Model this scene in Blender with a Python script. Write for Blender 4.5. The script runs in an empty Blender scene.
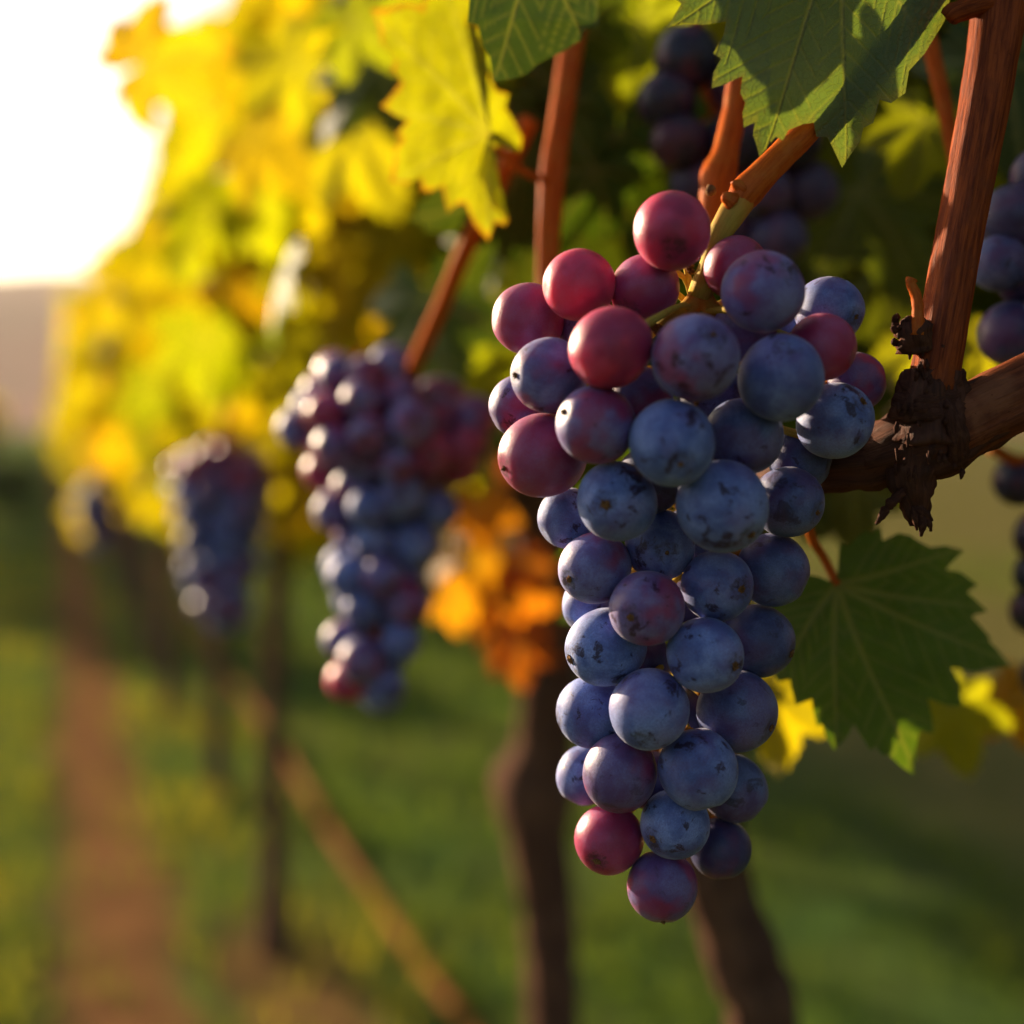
import bpy, bmesh, math, random
import numpy as np
from mathutils import Vector, Matrix, noise, Euler
random.seed(7); rng = np.random.default_rng(7)
S = bpy.context.scene
COL = S.collection

# ------------------------------------------------------------------ camera
FPX = 1422.0
cd = bpy.data.cameras.new('camera'); cam = bpy.data.objects.new('camera', cd); COL.objects.link(cam)
CAMZ = 0.95
cd.sensor_width = 36; cd.lens = FPX*36/1024; cd.clip_start = 0.02; cd.clip_end = 3000
PITCH = math.atan(92/FPX)
cam.location = (0, 0, CAMZ); cam.rotation_euler = (math.pi/2-PITCH, 0, 0)
cd.dof.use_dof = True; cd.dof.focus_distance = 0.345; cd.dof.aperture_fstop = 4.8
cd.dof.aperture_blades = 0
S.camera = cam
CR = Euler((math.pi/2-PITCH, 0, 0)).to_matrix(); CL = Vector((0, 0, CAMZ))
def P(px, py, Z):
    """world point seen at photo position (px,py) at depth Z metres"""
    return CL + CR @ Vector(((px-512)/FPX*Z, -(py-512)/FPX*Z, -Z))
def W(u, y, h):
    """row coordinates: u across the row, y away, h above camera height"""
    return Vector((u-0.32*y, y, CAMZ+h))

# ------------------------------------------------------------------ light
SUN_AZ, SUN_EL = math.radians(-45), math.radians(14)    # azimuth from +Y (view), negative = left
w = bpy.data.worlds.new('World'); S.world = w; w.use_nodes = True
nt = w.node_tree; nt.nodes.clear()
sky = nt.nodes.new('ShaderNodeTexSky'); sky.sky_type = 'NISHITA'; sky.sun_disc = False
sky.sun_elevation = SUN_EL; sky.sun_rotation = SUN_AZ
sky.altitude = 200; sky.air_density = 1.0; sky.dust_density = 4.0; sky.ozone_density = 1.4
bg = nt.nodes.new('ShaderNodeBackground'); bg.inputs['Strength'].default_value = 0.07
out = nt.nodes.new('ShaderNodeOutputWorld')
nt.links.new(sky.outputs[0], bg.inputs[0]); nt.links.new(bg.outputs[0], out.inputs[0])
sl = bpy.data.lights.new('sun', 'SUN'); sl.energy = 5.0; sl.angle = math.radians(0.6); sl.color = (1, 0.78, 0.52)
so = bpy.data.objects.new('sun', sl); COL.objects.link(so)
sdir = Vector((math.sin(SUN_AZ)*math.cos(SUN_EL), math.cos(SUN_AZ)*math.cos(SUN_EL), math.sin(SUN_EL)))
so.rotation_euler = sdir.to_track_quat('Z', 'Y').to_euler(); so.location = sdir*20
S.view_settings.view_transform = 'Standard'; S.view_settings.look = 'None'
S.view_settings.exposure = 1.72; S.view_settings.gamma = 1
S.render.engine = 'CYCLES'
S.cycles.use_denoising = True; S.cycles.max_bounces = 8; S.cycles.transmission_bounces = 6
S.cycles.diffuse_bounces = 4; S.cycles.glossy_bounces = 3; S.cycles.transparent_max_bounces = 6
S.cycles.caustics_reflective = False; S.cycles.caustics_refractive = False
S.cycles.sample_clamp_indirect = 6

# ------------------------------------------------------------------ material helpers
def mat(name):
    m = bpy.data.materials.new(name); m.use_nodes = True; t = m.node_tree; t.nodes.clear()
    return m, t
def N(t, typ, **kw):
    n = t.nodes.new('ShaderNode'+typ)
    for k, v in kw.items():
        if k in n.inputs: n.inputs[k].default_value = v
        else: setattr(n, k, v)
    return n
def L(t, a, b): t.links.new(a, b)
def inp(t, sock, v):
    if isinstance(v, bpy.types.NodeSocket): L(t, v, sock)
    else: sock.default_value = v
def mixc(t, f, a, b, bt='MIX'):
    n = t.nodes.new('ShaderNodeMix'); n.data_type = 'RGBA'; n.blend_type = bt
    inp(t, n.inputs[0], f); inp(t, n.inputs[6], a); inp(t, n.inputs[7], b)
    return n.outputs[2]
def math_(t, op, a, b=0.0, c=None, clamp=False):
    n = t.nodes.new('ShaderNodeMath'); n.operation = op; n.use_clamp = clamp
    inp(t, n.inputs[0], a); inp(t, n.inputs[1], b)
    if c is not None: inp(t, n.inputs[2], c)
    return n.outputs[0]
def ramp(t, v, a, b, o0=0.0, o1=1.0):
    n = t.nodes.new('ShaderNodeMapRange'); n.interpolation_type = 'SMOOTHSTEP'
    inp(t, n.inputs[0], v); n.inputs[1].default_value = a; n.inputs[2].default_value = b
    n.inputs[3].default_value = o0; n.inputs[4].default_value = o1
    return n.outputs[0]
def noi(t, vec, scale, detail=3, rough=0.55, dist=0.0):
    n = t.nodes.new('ShaderNodeTexNoise'); inp(t, n.inputs['Vector'], vec)
    n.inputs['Scale'].default_value = scale; n.inputs['Detail'].default_value = detail
    n.inputs['Roughness'].default_value = rough; n.inputs['Distortion'].default_value = dist
    return n.outputs[0]
def c4(r, g, b): return (r, g, b, 1)

def grape_material():
    m, t = mat('grape_skin')
    oi = N(t, 'ObjectInfo'); tc = N(t, 'TexCoord')
    vm = N(t, 'VectorMath', operation='ADD'); cm = N(t, 'CombineXYZ')
    r1 = math_(t, 'MULTIPLY', oi.outputs['Random'], 61.0); r2 = math_(t, 'MULTIPLY', oi.outputs['Random'], 137.0)
    L(t, r1, cm.inputs[0]); L(t, r2, cm.inputs[1]); L(t, r1, cm.inputs[2])
    L(t, tc.outputs['Object'], vm.inputs[0]); L(t, cm.outputs[0], vm.inputs[1])
    v = vm.outputs[0]
    big = noi(t, v, 1.1, 3, 0.6, 0.3)
    patch = noi(t, v, 1.55, 7, 0.62, 0.5)
    fine = noi(t, v, 22, 4, 0.7)
    rub = noi(t, v, 5.5, 6, 0.75, 0.8)
    speck = N(t, 'TexVoronoi'); speck.feature = 'F1'; L(t, v, speck.inputs['Vector']); speck.inputs['Scale'].default_value = 9.0
    sp = ramp(t, speck.outputs['Distance'], 0.05, 0.13)                # small dark dots (0 at dot)
    pt = ramp(t, patch, 0.575, 0.625)                                  # 1 inside rubbed patches
    pt = math_(t, 'MULTIPLY', pt, ramp(t, rub, 0.34, 0.5)); pt = math_(t, 'MULTIPLY', pt, ramp(t, oi.outputs['Alpha'], 0.22, 0.5, 0.12, 1.0))
    rb = ramp(t, rub, 0.60, 0.70)
    a = math_(t, 'MULTIPLY', oi.outputs['Alpha'], ramp(t, big, 0.28, 0.66, 0.55, 1.0))
    a = math_(t, 'MULTIPLY', a, ramp(t, fine, 0.3, 0.7, 0.62, 1.10))
    a = math_(t, 'MULTIPLY', a, math_(t, 'SUBTRACT', 1.0, math_(t, 'MULTIPLY', pt, 0.9)))
    a = math_(t, 'MULTIPLY', a, math_(t, 'SUBTRACT', 1.0, math_(t, 'MULTIPLY', rb, 0.35)))
    a = math_(t, 'MULTIPLY', a, ramp(t, sp, 0, 1, 0.6, 1.0), clamp=True)
    # skin: hue drifts over one grape towards red
    sh = noi(t, v, 0.8, 2)
    sep = N(t, 'SeparateColor'); L(t, oi.outputs['Color'], sep.inputs[0])
    ripe = math_(t, 'MULTIPLY', ramp(t, sh, 0.44, 0.62), ramp(t, sep.outputs[0], 0.04, 0.12, 0.22, 1.0))
    a = math_(t, 'MULTIPLY', a, math_(t, 'SUBTRACT', 1.0, math_(t, 'MULTIPLY', ripe, 0.62)))
    skin = mixc(t, math_(t, 'MULTIPLY', ripe, 0.85), oi.outputs['Color'], c4(0.27, 0.016, 0.062))
    skin = mixc(t, math_(t, 'MULTIPLY', pt, 0.8), skin, c4(0.022, 0.010, 0.022))
    bloomc = mixc(t, ramp(t, big, 0.35, 0.65), c4(0.11, 0.20, 0.58), c4(0.24, 0.33, 0.70))
    base = mixc(t, a, skin, bloomc)
    # brown style scar at the free end (local -Z)
    sx = N(t, 'SeparateXYZ'); L(t, tc.outputs['Object'], sx.inputs[0])
    zz = math_(t, 'ADD', sx.outputs[2], math_(t, 'MULTIPLY', math_(t, 'SUBTRACT', rub, 0.5), 0.05))
    sc = ramp(t, math_(t, 'ADD', sx.outputs[2], math_(t, 'MULTIPLY', math_(t, 'SUBTRACT', rub, 0.5), 0.22)), -0.985, -0.93, 0.75, 0.0)
    base = mixc(t, sc, base, c4(0.035, 0.018, 0.016))
    red = math_(t, 'MAXIMUM', ramp(t, sep.outputs[0], 0.10, 0.36), math_(t, 'MULTIPLY', ripe, 0.8))
    p = N(t, 'BsdfPrincipled'); L(t, base, p.inputs['Base Color'])
    inp(t, p.inputs['Roughness'], ramp(t, a, 0.0, 0.8, 0.36, 0.66))
    p.inputs['Specular IOR Level'].default_value = 0.30
    inp(t, p.inputs['Subsurface Weight'], ramp(t, red, 0, 1, 0.12, 1.0))
    p.inputs['Subsurface Radius'].default_value = (1.0, 0.22, 0.20); p.inputs['Subsurface Scale'].default_value = 0.010
    inp(t, p.inputs['Sheen Weight'], math_(t, 'MULTIPLY', a, 0.35)); p.inputs['Sheen Roughness'].default_value = 0.35
    p.inputs['Sheen Tint'].default_value = c4(1.0, 0.98, 1.0)
    bmp = N(t, 'Bump'); bmp.inputs['Strength'].default_value = 0.25; bmp.inputs['Distance'].default_value = 0.0006
    hgt = math_(t, 'ADD', math_(t, 'MULTIPLY', fine, 0.5), math_(t, 'MULTIPLY', rub, 0.6))
    L(t, hgt, bmp.inputs['Height']); L(t, bmp.outputs[0], p.inputs['Normal'])
    o = N(t, 'OutputMaterial'); L(t, p.outputs[0], o.inputs[0])
    return m

def leaf_material(name='leaf', trans=0.5, hero=False):
    m, t = mat(name)
    at = N(t, 'Attribute', attribute_name='leafcol'); vn = N(t, 'Attribute', attribute_name='vein')
    ed = N(t, 'Attribute', attribute_name='edge'); lc = N(t, 'Attribute', attribute_name='lc')
    v = lc.outputs['Vector']
    n1 = noi(t, v, 1.6, 4, 0.6); n2 = noi(t, v, 9, 5, 0.65)
    base = mixc(t, ramp(t, n1, 0.3, 0.7, 0.0, 0.55), at.outputs['Color'], mixc(t, 1.0, at.outputs['Color'], c4(0.62, 0.66, 0.5), 'MULTIPLY'))
    base = mixc(t, ramp(t, n2, 0.35, 0.7, 0.0, 0.35), base, mixc(t, 1.0, base, c4(1.35, 1.2, 0.9), 'MULTIPLY'))
    spots = ramp(t, noi(t, v, 14, 2, 0.5), 0.70, 0.76, 0, 0.45)
    base = mixc(t, spots, base, c4(0.12, 0.07, 0.02))
    vcol = mixc(t, 0.62, base, c4(0.30, 0.27, 0.10))
    base = mixc(t, math_(t, 'MULTIPLY', vn.outputs['Fac'], 0.75), base, vcol)
    eg = ramp(t, math_(t, 'ADD', ed.outputs['Fac'], math_(t, 'MULTIPLY', math_(t, 'SUBTRACT', n2, 0.5), 0.12)), 0.93, 1.0, 0, 0.75)
    eg = math_(t, 'MULTIPLY', eg, at.outputs['Alpha'])
    base = mixc(t, eg, base, c4(0.42, 0.10, 0.02))
    h = math_(t, 'MULTIPLY', vn.outputs['Fac'], -0.45)
    cell = N(t, 'TexVoronoi'); cell.feature = 'DISTANCE_TO_EDGE'; cell.inputs['Scale'].default_value = 34
    L(t, v, cell.inputs['Vector'])
    ce = ramp(t, cell.outputs['Distance'], 0.0, 0.12)
    base = mixc(t, math_(t, 'MULTIPLY', math_(t, 'SUBTRACT', 1.0, ce), 0.10), base, vcol)
    h = math_(t, 'ADD', h, math_(t, 'MULTIPLY', ce, 0.28))
    h = math_(t, 'ADD', h, math_(t, 'MULTIPLY', n2, 0.25))
    bmp = N(t, 'Bump'); bmp.inputs['Strength'].default_value = 0.7; bmp.inputs['Distance'].default_value = 0.0008
    L(t, h, bmp.inputs['Height'])
    p = N(t, 'BsdfPrincipled'); L(t, base, p.inputs['Base Color']); L(t, bmp.outputs[0], p.inputs['Normal'])
    inp(t, p.inputs['Roughness'], ramp(t, n2, 0.2, 0.8, 0.38, 0.55)); p.inputs['Specular IOR Level'].default_value = 0.4 if name == 'leaf' else 0.12; p.inputs['IOR'].default_value = 1.32 if name == 'leaf' else 1.12
    tr = N(t, 'BsdfTranslucent'); L(t, bmp.outputs[0], tr.inputs['Normal'])
    tcol = mixc(t, 1.0, base, c4(1.35, 1.45, 0.30) if name == 'leaf' else c4(1.12, 1.10, 0.16), 'MULTIPLY')
    L(t, tcol, tr.inputs['Color'])
    sepc = N(t, 'SeparateColor'); L(t, at.outputs['Color'], sepc.inputs[0])
    mx = N(t, 'MixShader'); inp(t, mx.inputs[0], ramp(t, sepc.outputs[0], 0.03, 0.25, 0.18, trans))
    L(t, p.outputs[0], mx.inputs[1]); L(t, tr.outputs[0], mx.inputs[2])
    o = N(t, 'OutputMaterial'); L(t, mx.outputs[0], o.inputs[0])
    return m

def wood_material(name, ca, cb, cc, rough=0.5, bump=0.5, streak=1.0, spec=0.4, dist=0.0008):
    """striated bark; the coordinate 'tc' runs round and along the tube"""
    m, t = mat(name)
    a = N(t, 'Attribute', attribute_name='tc'); v = a.outputs['Vector']
    mp = N(t, 'Mapping'); mp.inputs['Scale'].default_value = (3.2*streak, 3.2*streak, 0.22); L(t, v, mp.inputs[0])
    s1 = noi(t, mp.outputs[0], 1.6, 6, 0.65, 0.3)
    s2 = noi(t, mp.outputs[0], 5.0, 5, 0.7, 0.2)
    b1 = noi(t, v, 0.7, 4, 0.6)
    col = mixc(t, ramp(t, s1, 0.36, 0.64), ca, cb)
    col = mixc(t, ramp(t, b1, 0.45, 0.7, 0, 0.8), col, cc)
    col = mixc(t, ramp(t, s2, 0.50, 0.72, 0, 0.55), col, mixc(t, 1.0, col, c4(0.35, 0.3, 0.3), 'MULTIPLY'))
    sp = ramp(t, noi(t, v, 7, 2), 0.70, 0.76, 0, 0.7)
    col = mixc(t, sp, col, mixc(t, 1.0, col, c4(0.3, 0.25, 0.22), 'MULTIPLY'))
    if name == 'green_stem':
        sz = N(t, 'SeparateXYZ'); L(t, v, sz.inputs[0])
        col = mixc(t, ramp(t, math_(t, 'ADD', sz.outputs[2], math_(t, 'MULTIPLY', b1, 3.0)), 1.0, 5.0, 0.9, 0.0), col, c4(0.46, 0.105, 0.014))
    bm = N(t, 'Bump'); bm.inputs['Strength'].default_value = bump; bm.inputs['Distance'].default_value = dist
    L(t, math_(t, 'ADD', s1, math_(t, 'MULTIPLY', s2, 0.7)), bm.inputs['Height'])
    p = N(t, 'BsdfDiffuse'); L(t, col, p.inputs['Color']); L(t, bm.outputs[0], p.inputs['Normal'])
    gl = N(t, 'BsdfGlossy'); L(t, bm.outputs[0], gl.inputs['Normal']); gl.inputs['Roughness'].default_value = rough-.04
    mx = N(t, 'MixShader'); mx.inputs[0].default_value = 0.025*spec; L(t, p.outputs[0], mx.inputs[1]); L(t, gl.outputs[0], mx.inputs[2])
    o = N(t, 'OutputMaterial'); L(t, mx.outputs[0], o.inputs[0])
    return m

def simple_noise_material(name, cols, scale, rough=0.9, bump=0.3, dist=0.02):
    m, t = mat(name); g = N(t, 'NewGeometry'); v = g.outputs['Position']
    n1 = noi(t, v, scale, 5, 0.6); n2 = noi(t, v, scale*6, 4, 0.6)
    col = mixc(t, ramp(t, n1, 0.35, 0.65), cols[0], cols[1])
    if len(cols) > 2: col = mixc(t, ramp(t, n2, 0.45, 0.7, 0, 0.7), col, cols[2])
    bm = N(t, 'Bump'); bm.inputs['Strength'].default_value = bump; bm.inputs['Distance'].default_value = dist
    L(t, n2, bm.inputs['Height'])
    p = N(t, 'BsdfPrincipled'); L(t, col, p.inputs['Base Color']); L(t, bm.outputs[0], p.inputs['Normal'])
    p.inputs['Roughness'].default_value = rough; p.inputs['Specular IOR Level'].default_value = 0.03
    o = N(t, 'OutputMaterial'); L(t, p.outputs[0], o.inputs[0])
    return m

M = {}
M['grape'] = grape_material()
M['leaf'] = leaf_material('leaf', 0.6)
M['leaf_far'] = leaf_material('leaf_far', 0.72)
M['cane'] = wood_material('cane_bark', c4(0.30, 0.062, 0.013), c4(0.12, 0.022, 0.007), c4(0.18, 0.042, 0.015), 0.42, 0.55)
M['shoot'] = wood_material('shoot_bark', c4(0.48, 0.105, 0.014), c4(0.34, 0.060, 0.008), c4(0.42, 0.12, 0.02), 0.42, 0.25)
M['stem'] = wood_material('green_stem', c4(0.44, 0.31, 0.055), c4(0.34, 0.25, 0.04), c4(0.42, 0.20, 0.04), 0.45, 0.2)
M['old'] = wood_material('old_wood', c4(0.090, 0.030, 0.017), c4(0.045, 0.016, 0.010), c4(0.12, 0.046, 0.026), 0.6, 0.8, 1.3, 0.6, 0.0006)
M['trunk'] = wood_material('trunk_bark', c4(0.15, 0.078, 0.052), c4(0.080, 0.042, 0.030), c4(0.20, 0.105, 0.062), 0.8, 1.0, 1.2, 0.2, 0.003)
M['scar'] = simple_noise_material('dry_scar', [c4(0.26, 0.13, 0.05), c4(0.12, 0.055, 0.025), c4(0.03, 0.015, 0.01)], 1400, 0.8, 0.5, 0.0004)
M['hose'] = simple_noise_material('straw_pipe', [c4(0.22, 0.075, 0.018), c4(0.15, 0.05, 0.014)], 6, 0.95, 0.1, 0.002)
M['soil'] = simple_noise_material('soil_clods', [c4(0.16, 0.085, 0.045), c4(0.10, 0.05, 0.03)], 20, 0.95)

# ------------------------------------------------------------------ object helpers
def tag(o, label=None, cat=None, group=None, kind=None):
    if label: o['label'] = label
    if cat: o['category'] = cat
    if group: o['group'] = group
    if kind: o['kind'] = kind
    return o
def empty(name, loc, label, cat, group=None):
    o = bpy.data.objects.new(name, None); COL.objects.link(o); o.location = loc; o.empty_display_size = 0.02
    return tag(o, label, cat, group)
def link(name, me, parent=None, loc=None):
    o = bpy.data.objects.new(name, me); COL.objects.link(o)
    if parent is not None: o.parent = parent
    if loc is not None: o.location = loc
    return o
def mesh(name, V, F, m, attrs=None, smooth=True, origin=None):
    V = np.asarray(V, dtype=np.float64)
    if origin is not None: V = V-np.array(origin)
    me = bpy.data.meshes.new(name); me.from_pydata(V.tolist(), [], F); me.update()
    if attrs:
        for k, (ty, arr) in attrs.items():
            a = me.attributes.new(k, ty, 'POINT'); arr = np.asarray(arr, dtype=np.float32)
            key = {'FLOAT': 'value', 'FLOAT_VECTOR': 'vector', 'FLOAT_COLOR': 'color'}[ty]
            a.data.foreach_set(key, arr.ravel())
    if smooth: me.polygons.foreach_set('use_smooth', [True]*len(me.polygons))
    me.materials.append(m); return me

class Tubes:
    """collects tubes into one mesh"""
    def __init__(s): s.V = []; s.F = []; s.T = []
    def add(s, pts, rad, seg=14, step=None, rough=0.0, rs=1.0, ribs=0.0, seed=0.0, cap=True, lumps=()):
        pts = [Vector(p) for p in pts]; n = len(pts)
        if not hasattr(rad, '__len__'): rad = [rad]*n
        P4 = [pts[0]*2-pts[1]]+pts+[pts[-1]*2-pts[-2]]; R4 = [rad[0]]+list(rad)+[rad[-1]]
        rm = max(sum(rad)/n, 1e-5); step = step or rm*0.8
        C = []; Rr = []
        for i in range(n-1):
            p0, p1, p2, p3 = P4[i:i+4]; k = max(2, int((p2-p1).length/step))
            for j in range(k):
                t = j/k
                C.append(0.5*((2*p1)+(p2-p0)*t+(2*p0-5*p1+4*p2-p3)*t*t+(3*p1-p0-3*p2+p3)*t**3))
                tt = t*t*(3-2*t); Rr.append(R4[i+1]*(1-tt)+R4[i+2]*tt)
        C.append(pts[-1]); Rr.append(rad[-1])
        tan = [(C[min(i+1, len(C)-1)]-C[max(i-1, 0)]).normalized() for i in range(len(C))]
        nrm = tan[0].orthogonal().normalized(); base = len(s.V); sl = 0.0
        for i, c in enumerate(C):
            if i: sl += (C[i]-C[i-1]).length
            nrm = (nrm-tan[i]*nrm.dot(tan[i])).normalized(); bi = tan[i].cross(nrm)
            for q in range(seg):
                a = 2*math.pi*q/seg; ca, sa = math.cos(a), math.sin(a)
                r = Rr[i]
                if ribs: r *= 1+ribs*(noise.noise(Vector((ca*2.6+seed, sa*2.6, sl/rm*0.10)))+0.5*noise.noise(Vector((ca*6+seed, sa*6, sl/rm*0.2))))
                if rough: r *= 1+rough*noise.fractal(Vector((ca*1.3*rs+seed, sa*1.3*rs, sl/rm*0.8*rs)), 0.9, 2.1, 4)
                for (ls, lw, la, amp) in lumps:
                    r *= 1+amp*math.exp(-((sl-ls)/lw)**2)*(0.6+0.4*math.cos(a-la))
                s.V.append(c+(nrm*ca+bi*sa)*r); s.T.append((ca+seed, sa, sl/rm))
        m = len(C)
        for i in range(m-1):
            for q in range(seg):
                a0 = base+i*seg+q; a1 = base+i*seg+(q+1) % seg
                s.F.append((a0, a1, a1+seg, a0+seg))
        if cap:
            for e, i in ((0, 0), (1, m-1)):
                s.V.append(C[i]+tan[i]*(Rr[i]*0.25*(1 if e else -1))); s.T.append((seed, 0, (sl/rm if e else 0))); ci = len(s.V)-1
                for q in range(seg):
                    a0 = base+i*seg+q; a1 = base+i*seg+(q+1) % seg
                    s.F.append((a0, a1, ci) if e else (a1, a0, ci))
        return s
    def obj(s, name, m, parent=None, origin=(0, 0, 0)):
        me = mesh(name, s.V, s.F, m, {'tc': ('FLOAT_VECTOR', s.T)}, origin=origin)
        return link(name, me, parent)

# ------------------------------------------------------------------ leaves
def leaf_outline(n=96, teeth=1.0, seed=0):
    """palmate, five-lobed, toothed outline; tip along +Y, base at the origin"""
    r_ = random.Random(seed); lob = [(0, 1.0, 30), (52, .86, 27), (-52, .86, 27), (108, .66, 30), (-108, .66, 30), (150, .5, 26), (-150, .5, 26)]
    lob = [(a+r_.uniform(-5, 5), l*r_.uniform(.9, 1.08), w_) for a, l, w_ in lob]; pts = []
    for i in range(n):
        th = -172+344*i/(n-1); r = 0.30
        for a, l, w_ in lob:
            d = abs(th-a)/w_
            r = max(r, l*(1-0.40*d**1.25) if d < 1.4 else 0)
        if teeth:
            ph = (th*0.115+seed*.37) % 1.0; r *= 1+0.115*teeth*(ph-0.5)
        if abs(th) > 160: r *= 0.75
        pts.append((r*math.sin(math.radians(th)), r*math.cos(math.radians(th))))
    return pts, [(l*math.sin(math.radians(a)), l*math.cos(math.radians(a))) for a, l, w_ in lob[:5]]

def vein_field(XY, tips, width, sub=7, curved=0.0):
    """0..1 mask of veins for points XY (base at origin); side veins stay in the field of their own main vein"""
    T_ = [np.array(t) for t in tips]; L_ = [np.linalg.norm(t) for t in T_]; rr = np.linalg.norm(XY, axis=1)+1e-9
    D = np.array([(XY@(t/l))/rr for t, l in zip(T_, L_)]); own = D.argmax(axis=0)
    out = np.zeros(len(XY))
    for k, (T, Ln) in enumerate(zip(T_, L_)):
        d = T/Ln; nn = np.array((-d[1], d[0])); a = XY@d; b = XY@nn
        tt = np.clip(a/Ln, 0, 1); wv = np.sin(a/Ln*5)*0.012*Ln*(tt > 0)
        dm = np.where(a > 0, np.abs(b-wv), rr); dm = np.where(a > Ln*.98, 9e9, dm)
        out = np.maximum(out, np.clip(1.3-dm/(width*(1-.7*tt)), 0, 1))
        for sgn in (-1, 1):
            bb = b*sgn; s0 = a-0.95*bb-0.45*bb*bb/Ln          # where the side vein left the main vein
            ph = s0/Ln*sub+(0.5 if sgn > 0 else 0); near = np.abs(ph-np.round(ph))/sub*Ln*0.75
            m = (own == k) & (bb > 0) & (s0 > .04*Ln) & (s0 < .95*Ln)
            v = np.clip(1.25-near/(width*.42), 0, 1)*.6*np.clip(1.3-bb/(Ln*.6), 0, 1)
            out = np.where(m, np.maximum(out, v), out)
    return out

def leaf_surface(outline, tips, rings, width, sub=7, dens=1, closed=False):
    """returns XY, faces, vein, edge for a leaf filled from base to outline"""
    O = np.array(outline, dtype=float)
    if closed: O = np.vstack([O, O[:1]])
    if dens > 1:
        Q = []
        for i in range(len(O)-1):
            for k in range(dens): Q.append(O[i]+(O[i+1]-O[i])*k/dens)
        Q.append(O[-1]); O = np.array(Q)
    n = len(O); ts = (np.arange(1, rings+1)/rings)
    XY = np.vstack([np.zeros((1, 2))]+[O*t for t in ts]); ed = np.concatenate([[0]]+[np.full(n, t) for t in ts])
    F = []
    for i in range(n-1): F.append((0, 1+i, 2+i))
    for k in range(rings-1):
        b = 1+k*n
        for i in range(n-1): F.append((b+i, b+n+i, b+n+i+1, b+i+1))
    return XY, F, vein_field(XY, tips, width, sub), ed

class LeafProto:
    def __init__(s, seed, n=88, rings=4, curl=0.25):
        o, tips = leaf_outline(n, 1.0, seed); XY, s.F, s.vein, s.edge = leaf_surface(o, tips, rings, 0.035)
        r = np.linalg.norm(XY, axis=1); th = np.arctan2(XY[:, 0], XY[:, 1])
        z = -curl*r**2+0.07*np.cos(th*6.9+seed)*r+0.05*np.sin(XY[:, 0]*5+seed)*r-0.10*np.abs(XY[:, 0])**1.3*(seed % 3-0.6)
        s.V = np.column_stack([XY[:, 0], XY[:, 1], z]); s.XY = XY
class Leaves:
    """collects many leaves into one mesh"""
    def __init__(s): s.V = []; s.F = []; s.vein = []; s.edge = []; s.lc = []; s.col = []; s.n = 0; s.count = 0
    def add(s, pr, loc, rot, size, col, red=0.0):
        R = np.array(rot); V = (pr.V*size)@R.T+np.array(loc)
        s.V.append(V); s.F += [tuple(i+s.n for i in f) for f in pr.F]
        s.vein.append(pr.vein); s.edge.append(pr.edge)
        s.lc.append(np.column_stack([pr.XY, np.full(len(V), s.count*3.7)])); s.col.append(np.tile(np.array([*col, red]), (len(V), 1)))
        s.n += len(V); s.count += 1
    def obj(s, name, m, parent=None, origin=(0, 0, 0)):
        me = mesh(name, np.vstack(s.V), s.F, m, {'vein': ('FLOAT', np.concatenate(s.vein)), 'edge': ('FLOAT', np.concatenate(s.edge)),
             'lc': ('FLOAT_VECTOR', np.vstack(s.lc)), 'leafcol': ('FLOAT_COLOR', np.vstack(s.col))}, origin=origin)
        return link(name, me, parent)
PROTO = [LeafProto(i, 64, 3, 0.22+0.1*(i % 3)) for i in range(6)]
PROTO_FAR = [LeafProto(i+10, 26, 2, 0.3) for i in range(4)]
PROTO_FINE = [LeafProto(i+20, 190, 14, 0.22) for i in range(3)]

def leaf_rot(facing, spin, tip_down=True):
    """rotation with leaf normal along 'facing', tip hanging down, spun by 'spin'"""
    n = Vector(facing).normalized(); dn = Vector((0, 0, -1)); y = (dn-n*dn.dot(n))
    y = y.normalized() if y.length > 1e-3 else n.orthogonal().normalized()
    x = y.cross(n); R = Matrix((x, y, n)).transposed()
    return R @ Matrix.Rotation(spin, 3, 'Z')

YEL = (0.40, 0.34, 0.006); GOLD = (0.44, 0.29, 0.006); LIME = (0.26, 0.27, 0.008); GREEN = (0.055, 0.095, 0.014)
DGREEN = (0.030, 0.055, 0.014); ORANGE = (0.50, 0.13, 0.006); RUST = (0.28, 0.05, 0.008); GREY = (0.085, 0.13, 0.045)
def jitter(c, a=0.2): return tuple(max(0.002, v*(1+random.uniform(-a, a))) for v in c)

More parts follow.
